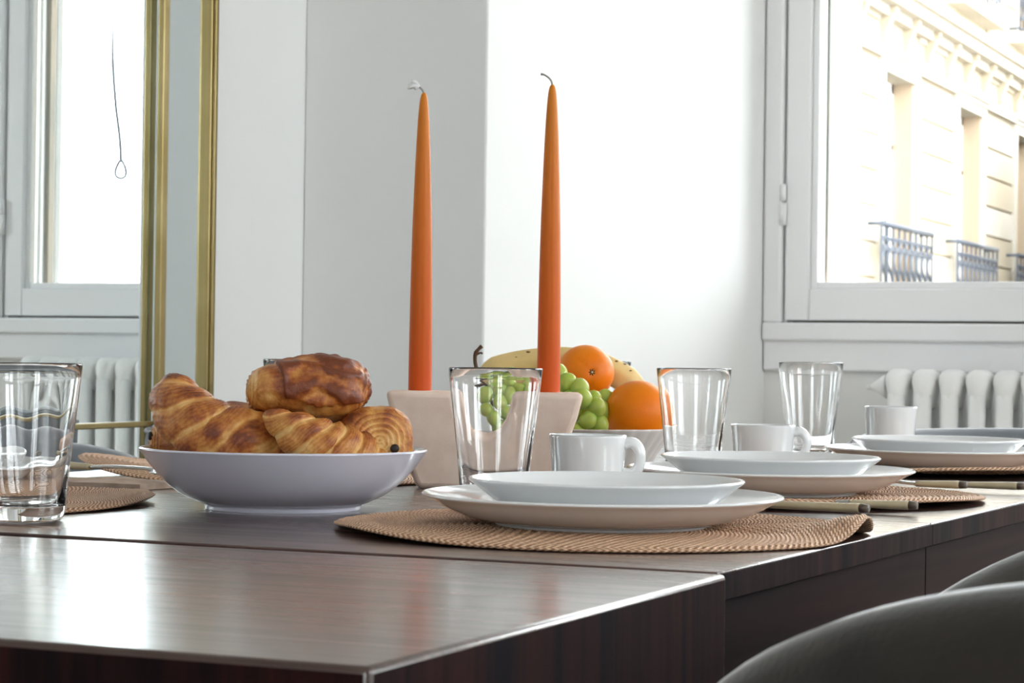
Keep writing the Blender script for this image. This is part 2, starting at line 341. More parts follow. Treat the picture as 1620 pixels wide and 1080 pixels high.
# ---------------------------------------------------------------- radiators
def radiator(x0, n, label):
    root = thing('radiator', (x0, UW-.155, 0), 0, label, 'radiator')
    p, T = .0597, .864
    def section():
        mb = MB(); n_ = 20
        def stack(rows):   # rows: (z, halfwidth v, halfdepth u, centre u)
            vs_, fs = [], []
            for z, a, b, cy in rows:
                for j in range(n_):
                    q = 2*PI*j/n_; cx, sy = math.cos(q), math.sin(q)
                    e = .75
                    vs_.append((a*abs(cx)**e*(1 if cx > 0 else -1), cy+b*abs(sy)**e*(1 if sy > 0 else -1), z))
            for i in range(len(rows)-1):
                for j in range(n_):
                    k = (j+1) % n_; fs.append((i*n_+j, i*n_+k, (i+1)*n_+k, (i+1)*n_+j))
            fs.append(tuple(range(n_-1, -1, -1))); fs.append(tuple((len(rows)-1)*n_+j for j in range(n_)))
            mb.add(vs_, fs)
        stack([(T-.085, .0185, .050, 0), (T-.07, .020, .054, 0), (T-.045, .0255, .056, 0), (T-.028, .0297, .054, 0), (T-.014, .0285, .050, 0), (T-.005, .022, .042, 0), (T, .011, .028, 0)])
        stack([(.09, .008, .030, 0), (.10, .022, .045, 0), (.12, .0297, .054, 0), (.15, .0255, .056, 0), (.18, .0185, .050, 0)])
        for cy in (-.036, .036): stack([(.14, .0185, .0175, cy), (.5, .0185, .0175, cy), (T-.055, .019, .0185, cy)])
        return mb
    first = section().build('section', M['rad'], root); first.location = (0, 0, 0)
    for i in range(1, n):
        c = first.copy(); link(c, root); c.location = (i*p, 0, 0)
    for s_, x in ((-1, -.03), (1, (n-1)*p+.03)):
        MB().tube([(x, 0, T-.04), (x+s_*.010, 0, T-.04), (x+s_*.022, 0, T-.041), (x+s_*.036, 0, T-.043)], [.028, .023, .014, .0065], 16).tube(
            [(x+s_*.034, 0, T-.043), (x+s_*.046, 0, T-.043)], [.0065, .0045], 8).build('valve', M['rad'], root)
    for i in (0, n-1):
        mb = MB()
        for cy in (-.036, .036): mb.tube([(i*p, cy, 0), (i*p, cy, .10)], [.014, .02], 12)
        mb.build('foot', M['rad'], root)
    return root
radiator(-1.235, 16, 'white cast iron column radiator under the window on the right')
# ---------------------------------------------------------------- mirror
mr_ = thing('mirror', (WL, 1.4, .75), 0, 'large wall mirror with thin brass frame and grid bars', 'mirror')
def mrel(a, b): return (a[0]-WL, a[1]-1.4, a[2]-.75), (b[0]-WL, b[1]-1.4, b[2]-.75)
U0, U1_, Z0, Z1 = .40, 3.182, .12, 2.60
a, b = mrel((WL+.001, U0, Z0), (WL+.006, U1_, Z1)); MB().box(a, b).build('mirror_glass', M['mirror'], mr_, smooth=False)
for (p, q) in (((WL, U1_-.021, Z0), (WL+.017, U1_, Z1)), ((WL, U0-.021, Z0), (WL+.017, U0, Z1)), ((WL, U0, Z0-.021), (WL+.017, U1_, Z0)), ((WL, U0, Z1), (WL+.017, U1_, Z1+.021))):
    a, b = mrel(p, q); MB().box(a, b).build('frame_bar', M['gold'], mr_, bevel=.003)
    d = .006
    p2 = (WL+.016, p[1]+(d if q[1]-p[1] < .1 else 0), p[2]+(d if q[2]-p[2] < .1 else 0)); q2 = (WL+.022, q[1]-(d if q[1]-p[1] < .1 else 0), q[2]-(d if q[2]-p[2] < .1 else 0))
    a, b = mrel(p2, q2); MB().box(a, b).build('frame_bead', M['gold'], mr_, bevel=.002)
for um in (3.017, 2.10, 1.16):
    a, b = mrel((WL+.012, um-.009, Z0), (WL+.024, um+.009, Z1)); MB().box(a, b).build('grid_bar', M['gold'], mr_, bevel=.003)
for zm in (.766, 1.9):
    a, b = mrel((WL+.006, U0, zm-.0045), (WL+.013, 3.017, zm+.0045)); MB().box(a, b).build('grid_bar', M['gold'], mr_, bevel=.002)

# ---------------------------------------------------------------- outside: street, facade opposite, building at the end of the street
struct('ground', MB().box((-90, -90, -9.2), (90, 130, -9)), M['asphalt'], smooth=False)
FV = -7.0
bl = thing('apartment_building', (FV, 27, -9), 0, 'cream stone apartment facade with iron balconies seen through the window', 'building')
def R(v): return (v[0]-FV, v[1]-27, v[2]+9)
def fbox(mb, a, b): return mb.box(R(a), R(b))
E0 = EYE
KS = list(range(-2, 6)); OW = 1.55
floors = [(E0+.62, E0+3.56), (E0+5.02, E0+7.6)]
wallmb = MB(); uA, uB = 8.0, 26.95+4.05*5+OW+6
zc = [-9.0, floors[0][0], floors[0][1], floors[1][0], floors[1][1], 13]
fbox(wallmb, (FV, uA, -9), (FV-.6, uB, floors[0][0])); fbox(wallmb, (FV, uA, floors[0][1]), (FV-.6, uB, floors[1][0])); fbox(wallmb, (FV, uA, floors[1][1]), (FV-.6, uB, 12))
for fl in floors:
    ed = [uA]
    for k in KS[2:]: ed += [26.95+4.05*k, 26.95+4.05*k+OW]
    ed.append(uB)
    for i in range(0, len(ed), 2): fbox(wallmb, (FV, ed[i], fl[0]), (FV-.6, ed[i+1], fl[1]))
wallmb.build('wall', M['facade'], bl, smooth=False)
for fi, fl in enumerate(floors):
    for k in KS:
        u = 26.95+4.05*k
        if k < 0 or (fi == 1 and k > 4): continue
        # reveal lining, surround, window
        sur = MB()
        fbox(sur, (FV+.05, u-.22, fl[0]), (FV, u, fl[1]+.2)); fbox(sur, (FV+.05, u+OW, fl[0]), (FV, u+OW+.22, fl[1]+.2)); fbox(sur, (FV+.05, u, fl[1]), (FV, u+OW, fl[1]+.2))
        fbox(sur, (FV+.12, u-.28, fl[1]+.2), (FV, u+OW+.28, fl[1]+.3))
        sur.build('surround', M['facadew'], bl, smooth=False)
        jb = MB(); fbox(jb, (FV, u+OW-.04, fl[0]), (FV-.32, u+OW+.01, fl[1])); jb.build('reveal', M['jamb'], bl, smooth=False)
        wf = MB()
        for (p, q) in ((u, u+.09), (u+OW/2-.06, u+OW/2+.06), (u+OW-.13, u+OW-.04)): fbox(wf, (FV-.25, p, fl[0]), (FV-.32, q, fl[1]))
        fbox(wf, (FV-.25, u, fl[1]-.12), (FV-.32, u+OW-.04, fl[1])); fbox(wf, (FV-.25, u, fl[0]), (FV-.32, u+OW-.04, fl[0]+.3)); fbox(wf, (FV-.25, u, fl[0]+2.1), (FV-.32, u+OW-.04, fl[0]+2.17))
        wo = wf.build('window', M['win'], bl, smooth=False)
        for (p, q) in ((u+.09, u+OW/2-.06), (u+OW/2+.06, u+OW-.13)):
            pn = MB(); fbox(pn, (FV-.29, p, fl[0]+.3), (FV-.30, q, fl[1]-.12)); pn.build('pane', M['farglass'], wo, smooth=False)
        # iron balcony rail
        r0, r1, vr, zb, zt = u-.72, u+1.86, FV+.2, fl[0]+.02, fl[0]+1.03
        rl = MB()
        def T_(pts, r, n=6): rl.tube([R(p) for p in pts], r, n)
        for z, r in ((zt, .035), (zt-.16, .018), (zt-.30, .018), (zb+.05, .022), (zb+.2, .016)): T_([(vr, r0, z), (vr, r1, z)], r)
        for z in (zt, zb+.05):
            for uu in (r0, r1): T_([(FV, uu, z), (vr, uu, z)], .022)
        nb = 9
        for i in range(nb+1):
            uu = r0+(r1-r0)*i/nb
            T_([(vr, uu, zb), (vr, uu, zt)], .016)
            if i < nb:
                wd = (r1-r0)/nb; h0, h1 = zb+.2, zt-.30
                sc = [(vr, uu+wd*(.5+.42*math.sin(2*PI*t)), h0+(h1-h0)*t) for t in [j/14 for j in range(15)]]
                T_(sc, .021, 5)
                ci = [(vr, uu+wd*(.5+.38*math.cos(t)), zt-.23+.055*math.sin(t)) for t in [j*2*PI/8 for j in range(9)]]
                T_(ci, .016, 5)
        rl.build('balcony_rail', M['iron'], bl)
        sl = MB(); fbox(sl, (FV+.28, r0-.1, fl[0]-.16), (FV, r1+.1, fl[0])); sl.build('balcony_slab', M['facadew'], bl, smooth=False)
    # ashlar blocks of the piers, proud of the joints
    for k in range(-1, 4):
        a = 26.95+4.05*k+OW+.24; b = 26.95+4.05*(k+1)-.24
        z = fl[0]-.9; c = 0
        while z < fl[1]-.1:
            off = .0
            cuts = [a, b] if c % 2 else [a, b]
            for i in range(len(cuts)-1):
                q = MB(); fbox(q, (FV+.035, cuts[i]+.015, z+.018), (FV-.01, cuts[i+1]-.015, z+.43-.018)); q.build('stone_block', M['facade'] if (k+c) % 3 else M['facadew'], bl, smooth=False)
            z += .43; c += 1
# cornices with brackets
for fi, zc_ in enumerate((E0+4.32, E0+8.4)):
    cm = MB()
    fbox(cm, (FV+.26, uA, zc_), (FV, uB, zc_+.14)); fbox(cm, (FV+.34, uA, zc_+.14), (FV, uB, zc_+.26)); fbox(cm, (FV+.12, uA, zc_-.12), (FV, uB, zc_)); fbox(cm, (FV+.08, uA, zc_-.62), (FV, uB, zc_-.54))
    cm.build('cornice', M['facadew'], bl, smooth=False)
    if fi == 0:
        u = 22.2
        prof = [(0, 0), (.20, 0), (.20, -.06), (.15, -.10), (.13, -.18), (.08, -.30), (.07, -.40), (0, -.46)]
        while u < 40:
            vs_ = [R((FV+p, u+dx, zc_+q)) for dx in (0, .14) for p, q in prof]; n = len(prof)
            fs = [tuple(range(n)), tuple(range(2*n-1, n-1, -1))]+[(i, i+n, (i+1) % n+n, (i+1) % n) for i in range(n)]
            mk('bracket', vs_, fs, M['facade'], bl, smooth=False); u += 1.15
# end building, across the street to the right (seen only in the mirror)
eb = thing('corner_building', (9, 40, -9), 0, 'pale corner building with cornice across the street, seen in the mirror', 'building')
mb = MB().box((-14, -8, 0), (5.0, 12, 13.1)); mb.build('wall', M['facadew'], eb, smooth=False)
MB().box((-14.3, -8.4, 13.1), (5.6, 12, 13.35)).box((-14.5, -8.7, 13.35), (6.0, 12, 13.6)).build('cornice', M['facadew'], eb, smooth=False)
for k in range(6):
    x = -12.6+k*2.7
    for z in (9.4,):
        wf = MB().box((x, -8.03, z), (x+1.1, -8.08, z+2.4)).build('window', M['win'], eb, smooth=False)
        MB().box((x+.1, -8.09, z+.1), (x+.5, -8.1, z+2.3)).box((x+.6, -8.09, z+.1), (x+1, -8.1, z+2.3)).build('pane', M['farglass'], wf, smooth=False)
        rl = MB().tube([(x-.1, -8.3, z+.9), (x+1.2, -8.3, z+.9)], .025, 6).tube([(x-.1, -8.3, z+.05), (x+1.2, -8.3, z+.05)], .02, 6)
        for i in range(9): rl.tube([(x-.1+i*1.3/8, -8.3, z+.05), (x-.1+i*1.3/8, -8.3, z+.9)], .014, 5)
        rl.build('balcony_rail', M['iron'], eb)

# ---------------------------------------------------------------- dining table
tb = thing('dining_table', (-.93, 1.9, 0), 0, 'long dark walnut dining table with extension leaves', 'table')
def TB(a, b): return (a[0]+.93, a[1]-1.9, a[2]), (b[0]+.93, b[1]-1.9, b[2])
def tbox(name, a, b, m, bevel=.0015, rot=0, parent=tb):
    a, b = TB(a, b); o = boxo(name, a, b, m, parent, bevel=bevel); return o
VL, VR = -1.43, -.426
# near end section: slab with waterfall panel
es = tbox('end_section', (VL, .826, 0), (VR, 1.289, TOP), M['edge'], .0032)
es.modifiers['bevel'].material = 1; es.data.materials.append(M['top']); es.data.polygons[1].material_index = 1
# far sections, very slightly out of line with the near one
ang = math.radians(-1.7)
def rot_far(o):
    # turn about the seam corner on the right edge
    c = Vector((VR-.008+.93, 1.295-1.9, 0)); o.matrix_local = Matrix.Translation(c) @ Matrix.Rotation(ang, 4, 'Z') @ Matrix.Translation(-c) @ o.matrix_local
us = [1.2945, 1.785, 2.225, 2.65, 3.03]
for i in range(4):
    o = tbox('tabletop', (VL+.015, us[i]+.0004, TOP-.018), (VR-.008, us[i+1]-.0004, TOP+.0002), M['top'], .0012); rot_far(o)
    o = tbox('edge_band', (VR-.0081, us[i]+.0006, TOP-.0172), (VR-.0066, us[i+1]-.0006, TOP-.0012), M['edge'], 0); rot_far(o)
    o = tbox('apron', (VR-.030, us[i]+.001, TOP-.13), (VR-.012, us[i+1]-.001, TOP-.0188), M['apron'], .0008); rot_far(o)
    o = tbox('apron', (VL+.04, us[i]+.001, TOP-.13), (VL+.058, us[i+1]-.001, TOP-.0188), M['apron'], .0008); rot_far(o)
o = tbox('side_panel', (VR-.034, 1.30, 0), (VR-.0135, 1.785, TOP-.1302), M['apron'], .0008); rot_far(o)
for uu in (2.92,):
    for v0 in (VL+.04, VR-.12):
        o = tbox('leg', (v0, uu, 0), (v0+.09, uu+.09, TOP-.02), M['edge'], .002); rot_far(o)

# ---------------------------------------------------------------- chairs
def chair(name, x, y, face, m, label, hb=.82, droop=.05, Ro=.25, group='upholstered tub chairs', seam=True, hw=1.0):
    """face: angle of the back's outward direction"""
    root = thing(name, (x, y, 0), face, label, 'chair', group)
    th = .027; Rm = Ro-th-.010
    def H(a):
        d = math.degrees(abs(a)); h = hb-.004*min(1, d/60)**2
        return h if d < 60 else h-droop*((d-60)/64)**3
    na = 72; amax = math.radians(138)
    prof = []   # cross section across the shell: (radial offset, kind/height fraction)
    vs_, fs = [], []
    zb = .40
    for i in range(na+1):
        a = -amax+2*amax*i/na; h = H(a)
        endf = min(1, (amax-abs(a))/math.radians(7)); thk = th*math.sqrt(max(0.03, 1-(1-endf)**2))
        ring = [(thk, zb), (thk*1.05, zb+.15), (thk, h-.035)]
        for k in range(9):
            q = PI*k/8; ring.append((thk*math.cos(q), h-.027+.027*math.sin(q)))
        ring += [(-thk*1.05, zb+.15), (-thk, zb)]
        for ro, z in ring:
            r = Rm+ro+.012*(z-zb)/.4
            vs_.append((r*math.cos(a), r*math.sin(a)*hw, z))
    n = len(ring)
    for i in range(na):
        for j in range(n):
            k = (j+1) % n; fs.append((i*n+j, (i+1)*n+j, (i+1)*n+k, i*n+k))
    fs.append(tuple(range(n))); fs.append(tuple(na*n+j for j in range(n-1, -1, -1)))
    mk('backrest', vs_, fs, m, root)
    if seam:
        for dz, ro in ((-.0125, th*.90+.001), ):
            pts = []
            for i in range(na+1):
                a = (-amax+2*amax*i/na)*.97; h = H(a)+dz; r = Rm+ro+.012*(h-zb)/.4; pts.append((r*math.cos(a), r*math.sin(a)*hw, h))
            MB().tube(pts, .0032, 8).build('piping', m, root)
        st = MB()
        for i in range(0, 150):
            a = (-amax+2*amax*i/150)*.95; a2 = a+.011; 
            p = []
            for aa in (a, a2):
                h = H(aa)-.0062; r = Rm+th*.66+.0006+.012*(h-zb)/.4; p.append((r*math.cos(aa), r*math.sin(aa)*hw, h))
            st.tube(p, .0008, 5)
        tag(st.build('stitching', M['stitch'], root), kind='stuff')
    # seat
    sp = [(.001, .36), (.215, .36), (.235, .375), (.24, .42), (.235, .455), (.215, .468), (.15, .474), (.001, .476)]
    MB().lathe(arc_prof(sp, 2), 48).build('seat', m, root)
    for sx, sy in ((.15, .15), (.15, -.15), (-.15, .15), (-.15, -.15)):
        MB().tube([(sx*1.25, sy*1.25, 0), (sx, sy, .37)], [.009, .013], 10).build('leg', M['legmetal'], root)
    return root
chair('tub_chair', -.135, 1.095, 0, M['velvet'], 'dark grey velvet tub chair nearest the camera at the near table end', hb=.809, droop=.044, Ro=.27, seam=False)
chair('tub_chair', -.130, 1.640, 0, M['velvet'], 'dark grey velvet tub chair just beyond the nearest one, mostly hidden by it', hb=.816, Ro=.27)
chair('tub_chair', -1.60, 2.10, PI, M['velvetb'], 'blue grey tub chair on the far side, its low back beside the left drinking glass', hb=.772, droop=.03)
chair('tub_chair', -1.585, 2.90, PI, M['velvetb'], 'pale blue grey tub chair rising behind the left tip of the pastry bowl', hb=.779, droop=.03)
chair('tub_chair', -.66, 3.34, PI/2, M['velvetb'], 'tub chair painted with blue grey window sheen at the far head of the table before the radiator', hb=.778, droop=.05)

# ---------------------------------------------------------------- placemats
def placemat(x, y, label, lifts, R_=.195, seed=1):
    nr = 38; sub = 4; na = 300; R_ = .0052*38
    rows = []
    rn = random.Random(seed); ph = [rn.uniform(0, 6.28) for _ in range(3)]
    def lift(r, a):
        t = 0
        for (ac, A, wd, r0) in lifts:
            d = (a-ac+PI) % (2*PI)-PI
            q = max(0, (r-r0)/(R_-r0)); t += A*(q*q*(3-2*q) if q < 1 else 1)*math.exp(-(d/wd)**2)
        return t
    vs_, fs = [], []
    def row(r, zf):
        for j in range(na):
            a = 2*PI*j/na
            rr = r*(1+.004*math.sin(3*a+ph[0])+.003*math.sin(7*a+ph[1])*(r/R_))
            vs_.append((rr*math.cos(a), rr*math.sin(a), zf(r, a)+lift(r, a)))
    K = nr*sub
    for i in range(1, K+1):
        r = R_*i/K; f_ = (i % sub)/sub
        row(r, lambda r, a, f_=f_: .0026+.0017*math.sin(PI*f_) + .0002*math.sin(a*40+r*300))
    for r, z in ((R_+.0018, .0025), (R_+.002, .0016), (R_+.0006, .0006), (R_-.004, .0002), (.02, .0002)):
        row(r, lambda r, a, z=z: z)
    n = K+5
    for i in range(n-1):
        for j in range(na):
            k = (j+1) % na; fs.append((i*na+j, i*na+k, (i+1)*na+k, (i+1)*na+j) if True else 0)
    fs.append(tuple(range(na-1, -1, -1))); fs.append(tuple((n-1)*na+j for j in range(na)))
    fs = [tuple(reversed(f)) for f in fs]
    o = mk('placemat', vs_, fs, M['weave'], None, loc=(x, y, TOP+.0002), rot=(0, 0, YAW), sharp=70)
    return tag(o, label, 'placemat', 'round woven placemats')
D = math.radians
placemat(-.615, 1.565, 'round woven placemat under the nearest stack of plates, right rim curled up', [(D(-20), .015, .20, .125), (D(205), .0045, .45, .15)], seed=1)
placemat(-.632, 2.038, 'round woven placemat under the middle stack of plates', [(D(-55), .006, .8, .14), (D(-100), .004, .3, .12)], seed=2)
placemat(-.614, 2.648, 'round woven placemat under the farthest stack of plates at the right', [(D(-80), .010, .9, .12)], seed=3)
placemat(-1.225, 1.534, 'round woven placemat beside the left drinking glass', [(D(10), .005, .5, .15)], seed=4)
placemat(-1.180, 2.06, 'round woven placemat left behind the pastry bowl, edge lifted', [(D(185), .018, .75, .08)], seed=5)

# ---------------------------------------------------------------- crockery
def plate(x, y, z, R_, hgt, rb, label, big):
    s_ = R_
    out = [(0.0005, .0018), (rb-.006, .0018), (rb-.004, 0), (rb, 0), (rb+.002, .0025)]
    k = (R_-rb)
    out += [(rb+k*.35, hgt*.22), (rb+k*.66, hgt*.50), (rb+k*.87, hgt*.77), (R_, hgt-.0022), (R_+.0004, hgt-.0008), (R_-.0010, hgt), (R_-.0026, hgt-.0012)]
    out += [(rb+k*.84, hgt*.80), (rb+k*.6, hgt*.55+.001), (rb+k*.3, hgt*.30+.002), (rb, hgt*.16+.0035), (rb*.8, .0055), (.0005, .0050)]
    pr = arc_prof(out, 3)
    o = MB().lathe(pr, 128).build('dinner_plate' if big else 'side_plate', M['porcelain'], None, loc=(x, y, z))
    return tag(o, label, 'plate', 'large white dinner plates' if big else 'small white plates on the dinner plates')
for (x, y, nm, dx) in ((-.615, 1.565, 'nearest', .003), (-.632, 2.038, 'middle', 0), (-.614, 2.648, 'farthest', 0)):
    zt = TOP+.0045
    plate(x, y, zt, .134, .0235, .080, 'large white dinner plate, lower of the %s stack' % nm, True)
    plate(x+dx, y, zt+.0062, .1022, .0285, .058, 'small white plate, upper of the %s stack' % nm, False)
zt = TOP+.0045
plate(-1.240, 1.534, zt, .134, .0235, .080, 'large white dinner plate seen through the left drinking glass', True)
plate(-1.240, 1.534, zt+.0062, .1022, .0285, .058, 'small white plate seen through the left drinking glass', False)

def cup(x, y, sc, label, ha):
    o_ = [(.0005, .002), (.020, .002), (.022, 0), (.0255, .0015), (.0285, .007), (.0300, .018), (.0318, .038), (.0335, .0592), (.0333, .0602), (.0322, .0604), (.0313, .0594), (.0300, .040), (.0282, .018), (.0265, .008), (.022, .0055), (.0005, .005)]
    r = thing('coffee_cup', (x, y, TOP), YAW, label, 'cup', 'small white coffee cups'); r.scale = (1, 1, sc)
    MB().lathe(arc_prof(o_, 3), 72).build('cup_body', M['porcelain'], r)
    P = catmull([(.0320, 0, .0535), (.0385, 0, .0545), (.0440, 0, .0500), (.0460, 0, .0420), (.0440, 0, .0335), (.0385, 0, .0285), (.0305, 0, .0285)], 40)
    P = [Vector((p.x*math.cos(ha), p.x*math.sin(ha), p.z)) for p in P]
    MB().tube(P, [.0042+.001*abs(i/20-1) for i in range(40)], 14, flat=(.85, 1.35), upv=(1, 0, 0)).build('handle', M['porcelain'], r)
    return r
cup(-.726, 1.811, 1.02, 'white coffee cup behind the nearest plates, handle to the right', D(-8))
cup(-.714, 2.275, 1.0, 'white coffee cup behind the middle plates, handle to the right', D(-8))
cup(-0.724, 2.850, 1.17, 'white coffee cup behind the farthest plates, before the radiator', D(60))

def bowl():
    out = [(.0005, .003), (.058, .003), (.0605, 0), (.064, 0), (.0652, .004), (.072, .0065), (.086, .0135), (.0985, .0235), (.110, .0365), (.1178, .0475), (.1190, .0492), (.1184, .0502), (.1165, .0498),
           (.108, .0395), (.096, .0270), (.083, .0170), (.068, .0100), (.05, .0075), (.0005, .0068)]
    o = MB().lathe(arc_prof(out, 3), 144).build('serving_bowl', M['bowlglaze'], None, loc=(-.928, 1.638, TOP))
    tag(o, 'wide white ceramic bowl holding croissants and chocolate pastries', 'bowl')
bowl()

# ---------------------------------------------------------------- drinking glasses
def tumbler_mesh():
    prof_o = [(.0003, .0012), (.018, .0010), (.0235, 0), (.0262, .0018), (.0280, .006), (.0288, .014), (.0310, .040), (.0345, .072), (.0378, .100), (.0396, .1168)]
    rim = [(.0397, .1180), (.0391, .1186), (.0386, .1180)]
    prof_i = [(.0379, .108), (.0353, .085), (.0322, .060), (.0292, .036), (.0270, .022), (.0248, .0145), (.0205, .0115), (.012, .0106), (.0003, .0104)]
    pr = arc_prof(prof_o, 3)+rim+arc_prof(prof_i, 3)
    no = len(arc_prof(prof_o, 3))+3
    def fn(r, z, a, i):
        if i < no: return r
        e = min(1, max(0, (.100-z)/.06))*min(1, max(0, (z-.010)/.006))
        return r*(1-.012*e*(.5+.5*math.cos(8*a))**1.0)
    return MB().lathe(pr, 128, fn=fn)
tm = None
for i, (x, y, sc, lb) in enumerate([
        (-1.019, 1.409, 1.0, 'drinking glass at the left edge of the picture, in front of the mirror'),
        (-.789, 1.755, 1.0, 'drinking glass in front of the candle holder'),
        (-.801, 2.303, 1.0, 'drinking glass overlapping the right orange'),
        (-.793, 2.721, 1.03, 'drinking glass below the hinge of the window, right of the others'),
        (-1.073, 1.932, 1.0, 'drinking glass almost hidden behind the pastries'),
        (-1.085, 2.747, 1.05, 'drinking glass almost hidden behind the banana and oranges')]):
    if tm is None:
        o = tumbler_mesh().build('drinking_glass', M['glass'], None); tm = o
    else:
        o = tm.copy(); COL.objects.link(o)
    o.location = (x, y, TOP+.0003); o.rotation_euler = (0, 0, .3+.7*i); o.scale = (1.015, 1.015, sc)
    tag(o, lb, 'glass', 'tapered clear drinking glasses')
    if i in (3, 4): o.location.z += .0045

# ---------------------------------------------------------------- candle holder and candles
def holder():
    W1, W0, H_, wn = .0955, .0625, .0945, .0265      # outer half widths, notch half width
    pts = [(-W0, 0), (-W0-.004, .006), (-W0-.0125, .030), (-W1+.006, .070), (-W1, H_)]
    notch = [(-wn-.003, H_), (-wn, .078), (-wn+.004, .064), (-wn+.012, .053), (0, .0485)]
    left = pts+notch; right = [(-x, z) for x, z in reversed(left[:-1])]
    poly = left+right; dep = .033
    bm = bmesh.new()
    f0 = [bm.verts.new((x, -dep*(.86+.14*z/H_), z)) for x, z in poly]; f1 = [bm.verts.new((x, dep*(.86+.14*z/H_), z)) for x, z in poly]
    bm.faces.new(f0); bm.faces.new(list(reversed(f1))); n = len(poly)
    for i in range(n): bm.faces.new((f0[i], f1[i], f1[(i+1) % n], f0[(i+1) % n]))
    bmesh.ops.recalc_face_normals(bm, faces=bm.faces)
    me = bpy.data.meshes.new('candle_holder'); bm.to_mesh(me); bm.free(); me.materials.append(M['clay'])
    me.polygons.foreach_set('use_smooth', [True]*len(me.polygons)); me.set_sharp_from_angle(angle=D(50))
    o = bpy.data.objects.new('candle_holder', me); COL.objects.link(o); o.location = (-.911, 2.002, TOP); o.rotation_euler = (0, 0, YAW)
    b = o.modifiers.new('bevel', 'BEVEL'); b.width = .006; b.segments = 4; b.limit_method = 'ANGLE'; b.angle_limit = D(55)
    tag(o, 'matte beige U shaped double candle holder in the middle of the table', 'candle holder')
holder()
def candle(px, H_, lean, wick, label):
    r = thing('taper_candle', (-.911+px*math.cos(YAW), 2.002+px*math.sin(YAW), TOP+.0935), YAW, label, 'candle', 'orange taper candles')
    r.rotation_euler = (0, lean, YAW)
    pr = [(.0004, 0), (.0112, 0), (.0114, .002), (.0112, H_*.15), (.0108, H_*.30), (.0099, H_*.5), (.0082, H_*.70), (.0062, H_*.87), (.0045, H_*.955), (.0030, H_*.988), (.0015, H_*.998), (.0004, H_)]
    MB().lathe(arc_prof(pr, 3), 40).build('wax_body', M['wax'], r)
    if wick == 'frayed':
        mb = MB().tube(catmull([(0, 0, H_-.002), (-.0015, 0, H_+.0025), (-.0050, 0, H_+.0055)], 8), .0010, 8)
        mb.build('wick', M['wickg'], r)
        fb = MB()
        for dx, dz, dy in ((-.0125, .0105, 0), (-.0155, .0075, .001), (-.0150, .0045, -.001), (-.0165, .0038, .001), (-.0095, .0030, 0), (-.0130, .0092, .001), (-.0155, .0060, 0)):
            fb.tube(catmull([(-.0045, 0, H_+.0055), (-.0045+(dx+.0045)*.5, dy, H_+.0055+(dz-.0055)*.6+.0012), (dx, dy*2, H_+dz)], 7), [.0009, .0014, .0017, .0019, .0019, .0016, .0009], 7)
        fb.build('frayed_wick_end', M['wick'], r)
    else:
        MB().tube(catmull([(0, 0, H_-.002), (-.001, 0, H_+.003), (-.004, 0, H_+.0068), (-.0085, 0, H_+.0095), (-.0115, 0, H_+.0098)], 16), [.0009]*12+[.0010, .0012, .0013, .0008], 8).build('wick', M['wickg'], r)
    return r
candle(-.0635, .2915, 0.000, 'frayed', 'orange taper candle with a frayed white wick, left of the two')
candle(.0617, .3010, 0.000, 'bent', 'orange taper candle with a bent grey wick, right of the two')

